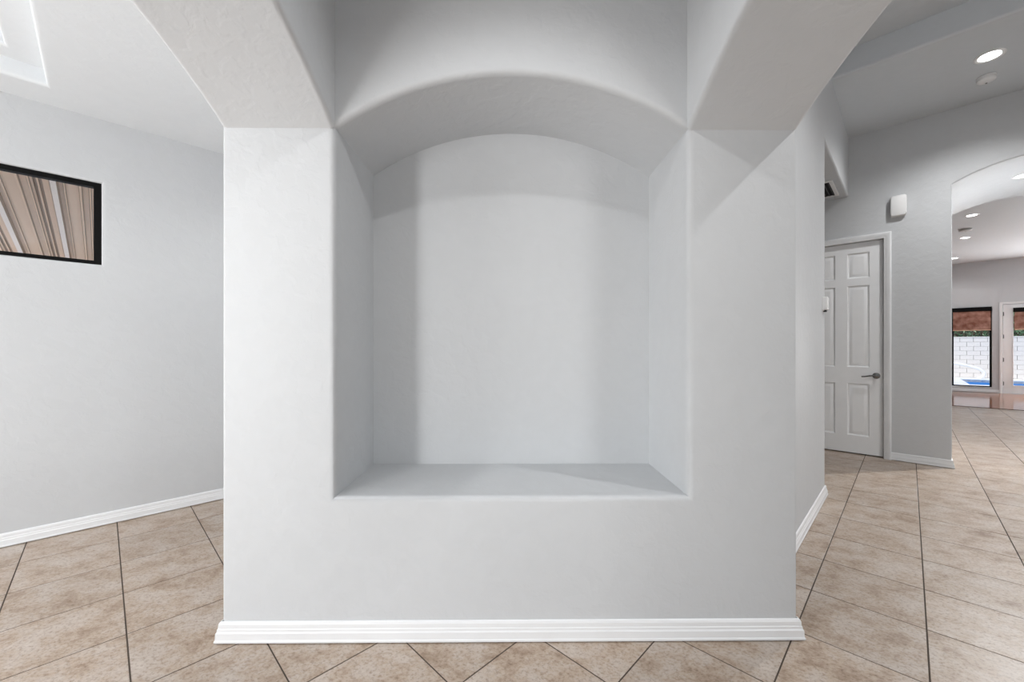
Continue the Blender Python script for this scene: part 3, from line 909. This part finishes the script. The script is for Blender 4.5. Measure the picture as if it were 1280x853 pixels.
for k in range(n):
    b = VV0 + 0.045 + k * (VV1 - VV0 - 0.09) / (n - 1)
    g = Geo(); e2 = (VD * 0.8 - ZD * 0.6).normalized(); e3 = (VD * 0.6 + ZD * 0.8)
    g.box(CP + VD * b - ZD * 0.0045, UD, e2, e3, VU0 + .035, VU1 - .035, -0.005, 0.005, -0.0006, 0.0006)
    g.build('slat', 'dark_grille', vt)

# ------------------------------------------------------------------ patio roof outside the high window
pr = thing('patio_roof', uvp(-1.2, V_LEFT + 0.25, 2.71), 'tan ribbed metal patio roof sloping away outside the high window', 'patio roof')
down = (VD - ZD * 0.150).normalized()
upn = UD.cross(down).normalized()
if upn.z < 0: upn = -upn
OPR = uvp(0, V_LEFT + 0.22, 2.75 - 0.150 * 0.22)
PER = 0.34
def pan(u0):
    # cross-section of one roll-formed pan: (across, drop, material) seen from below
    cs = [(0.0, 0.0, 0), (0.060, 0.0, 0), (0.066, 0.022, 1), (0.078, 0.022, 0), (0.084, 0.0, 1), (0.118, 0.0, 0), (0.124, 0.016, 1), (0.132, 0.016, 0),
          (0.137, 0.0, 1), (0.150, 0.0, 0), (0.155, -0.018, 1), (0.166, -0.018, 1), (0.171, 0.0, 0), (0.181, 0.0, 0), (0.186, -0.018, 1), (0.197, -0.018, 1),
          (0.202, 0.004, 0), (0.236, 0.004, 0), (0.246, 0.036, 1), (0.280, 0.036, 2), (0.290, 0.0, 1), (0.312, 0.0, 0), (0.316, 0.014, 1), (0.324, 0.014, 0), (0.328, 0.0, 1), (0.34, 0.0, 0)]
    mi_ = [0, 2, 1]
    g = Geo(); P = []; Fc = []; Mi = []
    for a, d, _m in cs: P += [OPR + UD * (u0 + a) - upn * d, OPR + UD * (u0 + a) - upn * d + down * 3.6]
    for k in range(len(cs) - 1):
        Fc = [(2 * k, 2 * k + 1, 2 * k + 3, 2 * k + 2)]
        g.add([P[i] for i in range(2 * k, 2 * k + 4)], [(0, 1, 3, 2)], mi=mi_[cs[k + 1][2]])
    # solid top skin
    g.box(OPR, UD, down, upn, u0, u0 + PER, 0, 3.6, 0.02, 0.03)
    return g
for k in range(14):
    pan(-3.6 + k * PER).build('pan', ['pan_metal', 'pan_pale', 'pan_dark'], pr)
g = Geo(); g.box(OPR, UD, down, upn, -3.62, -3.6 + 14 * PER + .02, 3.5, 3.6, -0.14, 0.03); g.build('gutter_beam', 'pan_metal', pr)
for u_ in (-3.3, 0.9):
    g = Geo(); q = uvp(u_, V_LEFT + 0.22 + 3.4, -0.08); g.box(q, UD, VD, ZD, -0.05, 0.05, -0.05, 0.05, 0, 2.2); g.build('post', 'pan_metal', pr)

# ------------------------------------------------------------------ the yard beyond the patio glazing
gd = Geo(); gd.box(Vector((0, 0, 0)), UD, VD, ZD, -40, 60, -50, 50, -0.6, -0.5); struct(gd.build('ground', 'earth'))
ZG = -0.08
PU0, PU1, PV0, PV1 = 22.2, 26.4, -9.0, -1.6
gd = Geo()
for a0, a1, b0, b1 in ((U_FAR + 0.2, PU0 - 0.3, -12, 6), (PU1 + 0.3, 28.0, -12, 6), (PU0 - 0.3, PU1 + 0.3, PV1 + 0.3, 6), (PU0 - 0.3, PU1 + 0.3, -12, PV0 - 0.3)):
    gd.box(Vector((0, 0, 0)), UD, VD, ZD, a0, a1, b0, b1, -0.5, ZG)
gd.box(Vector((0, 0, 0)), UD, VD, ZD, -8, U_FAR + .2, V_LEFT + .2, 16, -0.5, ZG)
struct(gd.build('ground_deck', 'deck'), 'pale pool deck')
pool = thing('swimming_pool', uvp(24, -4, -0.5), 'blue swimming pool with pale coping beyond the patio glass', 'swimming pool')
g = Geo()
CO = Vector((0, 0, 0))
for a0, a1, b0, b1 in ((PU0 - .3, PU0, PV0 - .3, PV1 + .3), (PU1, PU1 + .3, PV0 - .3, PV1 + .3), (PU0, PU1, PV1, PV1 + .3), (PU0, PU1, PV0 - .3, PV0)):
    g.bbox(CO, UD, VD, ZD, a0, a1, b0, b1, -0.2, ZG + 0.03, 0.015)
g.build('coping', 'coping', pool)
g = Geo()
for a0, a1, b0, b1 in ((PU0 - .05, PU0, PV0, PV1), (PU1, PU1 + .05, PV0, PV1), (PU0, PU1, PV1, PV1 + .05), (PU0, PU1, PV0 - .05, PV0)):
    g.box(CO, UD, VD, ZD, a0, a1, b0, b1, -0.45, -0.10)
g.build('tile_band', 'pool_tile', pool)
g = Geo(); g.box(CO, UD, VD, ZD, PU0, PU1, PV0, PV1, -0.46, -0.30); g.build('water', 'water', pool)
# handrail
def out_pt(px, py, u):
    c, s = math.cos(YAW), math.sin(YAW)
    x, z = (px - 640) / F_PX, (HORIZON - py) / F_PX
    r = Vector((c * x + s, -s * x + c, z))
    t = u * R2 / (r.x + r.y)
    return Vector((0, 0, CAM_H)) + r * t
hr = thing('pool_handrail', out_pt(1226, 473, 27.2), 'white curved handrail rising beside the pool', 'handrail')
ctrl = [(1176, 452), (1190, 454), (1203, 456), (1216, 459), (1225, 462), (1230, 466), (1229.5, 470), (1226, 472.5), (1222, 473.2)]
base_u = 27.2
g = Geo(); pp = [out_pt(a, b, base_u) for a, b in ctrl]
sm = []
for i in range(len(pp) - 1):
    for k in range(4):
        t = k / 4
        p0 = pp[max(i - 1, 0)]; p1 = pp[i]; p2 = pp[i + 1]; p3 = pp[min(i + 2, len(pp) - 1)]
        sm.append(0.5 * ((2 * p1) + (p2 - p0) * t + (2 * p0 - 5 * p1 + 4 * p2 - p3) * t * t + (3 * p1 - p0 - 3 * p2 + p3) * t ** 3))
sm.append(pp[-1])
g.tube(sm, 0.062, 10); g.build('rail', 'white_paint_steel', hr)
for q in (sm[2], sm[-2]):
    g = Geo(); b = Vector((q.x, q.y, ZG)); g.lathe(b, ZD, nX, nY, [(0.09, 0), (0.09, 0.01), (0.045, 0.02), (0.045, max(0.03, q.z - ZG))], 14); g.build('foot', 'white_paint_steel', hr)
# block wall, each block its own piece
bw = thing('block_wall', uvp(28.1, -2, ZG), 'whitewashed concrete block garden wall behind the pool', 'wall')
g = Geo(); g.box(CO, UD, VD, ZD, 28.04, 28.2, -12, 6, ZG - .4, 1.75); g.build('core', 'mortar', bw)
BL, BH = 0.42, 0.208
blk = None
rows = int(round((1.75 - ZG) / BH))
for r_ in range(rows):
    for k in range(24):
        v0 = -8.0 + k * BL + (BL / 2 if r_ % 2 else 0)
        z0 = ZG + r_ * (1.75 - ZG) / rows
        if not (-6.2 < v0 < -0.6): continue
        c = uvp(28.02, v0 + BL / 2, z0 + BH / 2)
        if blk is None:
            g = Geo(); g.bbox(c, VD, ZD, -UD, -BL / 2 + .006, BL / 2 - .006, -BH / 2 + .006, BH / 2 - .006, -0.03, 0.02, 0.005)
            blk = link_mesh('block', [q for q in g.v], g.f, 'block', parent=None, origin=c, merge=False)
            o = blk
        else:
            o = bpy.data.objects.new('block', blk.data); COL.objects.link(o)
        o.parent = bw
        o.location = c - Vector(bw['_o'])
g = Geo()
for a0, a1 in ((-12, -6.2), (-0.38, 6)):
    g.box(CO, UD, VD, ZD, 28.0, 28.04, a0, a1, ZG, 1.75)
g.build('wall_face', 'block', bw)
g = Geo(); g.bbox(CO, UD, VD, ZD, 27.98, 28.24, -12, 6, 1.75, 1.79, 0.01); g.build('cap', 'block', bw)
# hedge behind the wall
hd = thing('hedge', uvp(29.0, -3, -0.5), 'clipped green hedge above the garden wall', 'hedge')
random.seed(4)
g = Geo(); g.box(CO, UD, VD, ZD, 28.75, 29.5, -10, 4, -0.5, 2.75); g.build('branches', 'stem', hd)
g = Geo()
for i in range(9000):
    v = random.uniform(-9, 2); zf = random.uniform(1.3, 2.9); uu = 28.72 + random.gauss(0, 0.07)
    p = uvp(uu, v, zf)
    a = Vector((random.gauss(0, 1), random.gauss(0, 1), random.gauss(0, 1))).normalized()
    b = a.cross(Vector((random.gauss(0, 1), random.gauss(0, 1), random.gauss(0, 1)))).normalized()
    s1, s2 = random.uniform(.05, .09), random.uniform(.025, .045)
    g.add([p - a * s1, p + b * s2, p + a * s1, p - b * s2], [(0, 1, 2, 3)], mi=0 if random.random() < .7 else 1)
lv = g.build('leaves', ['leaf', 'leaf_pale'], hd); lv['kind'] = 'stuff'

for o in bpy.data.objects:
    if '_o' in o: del o['_o']
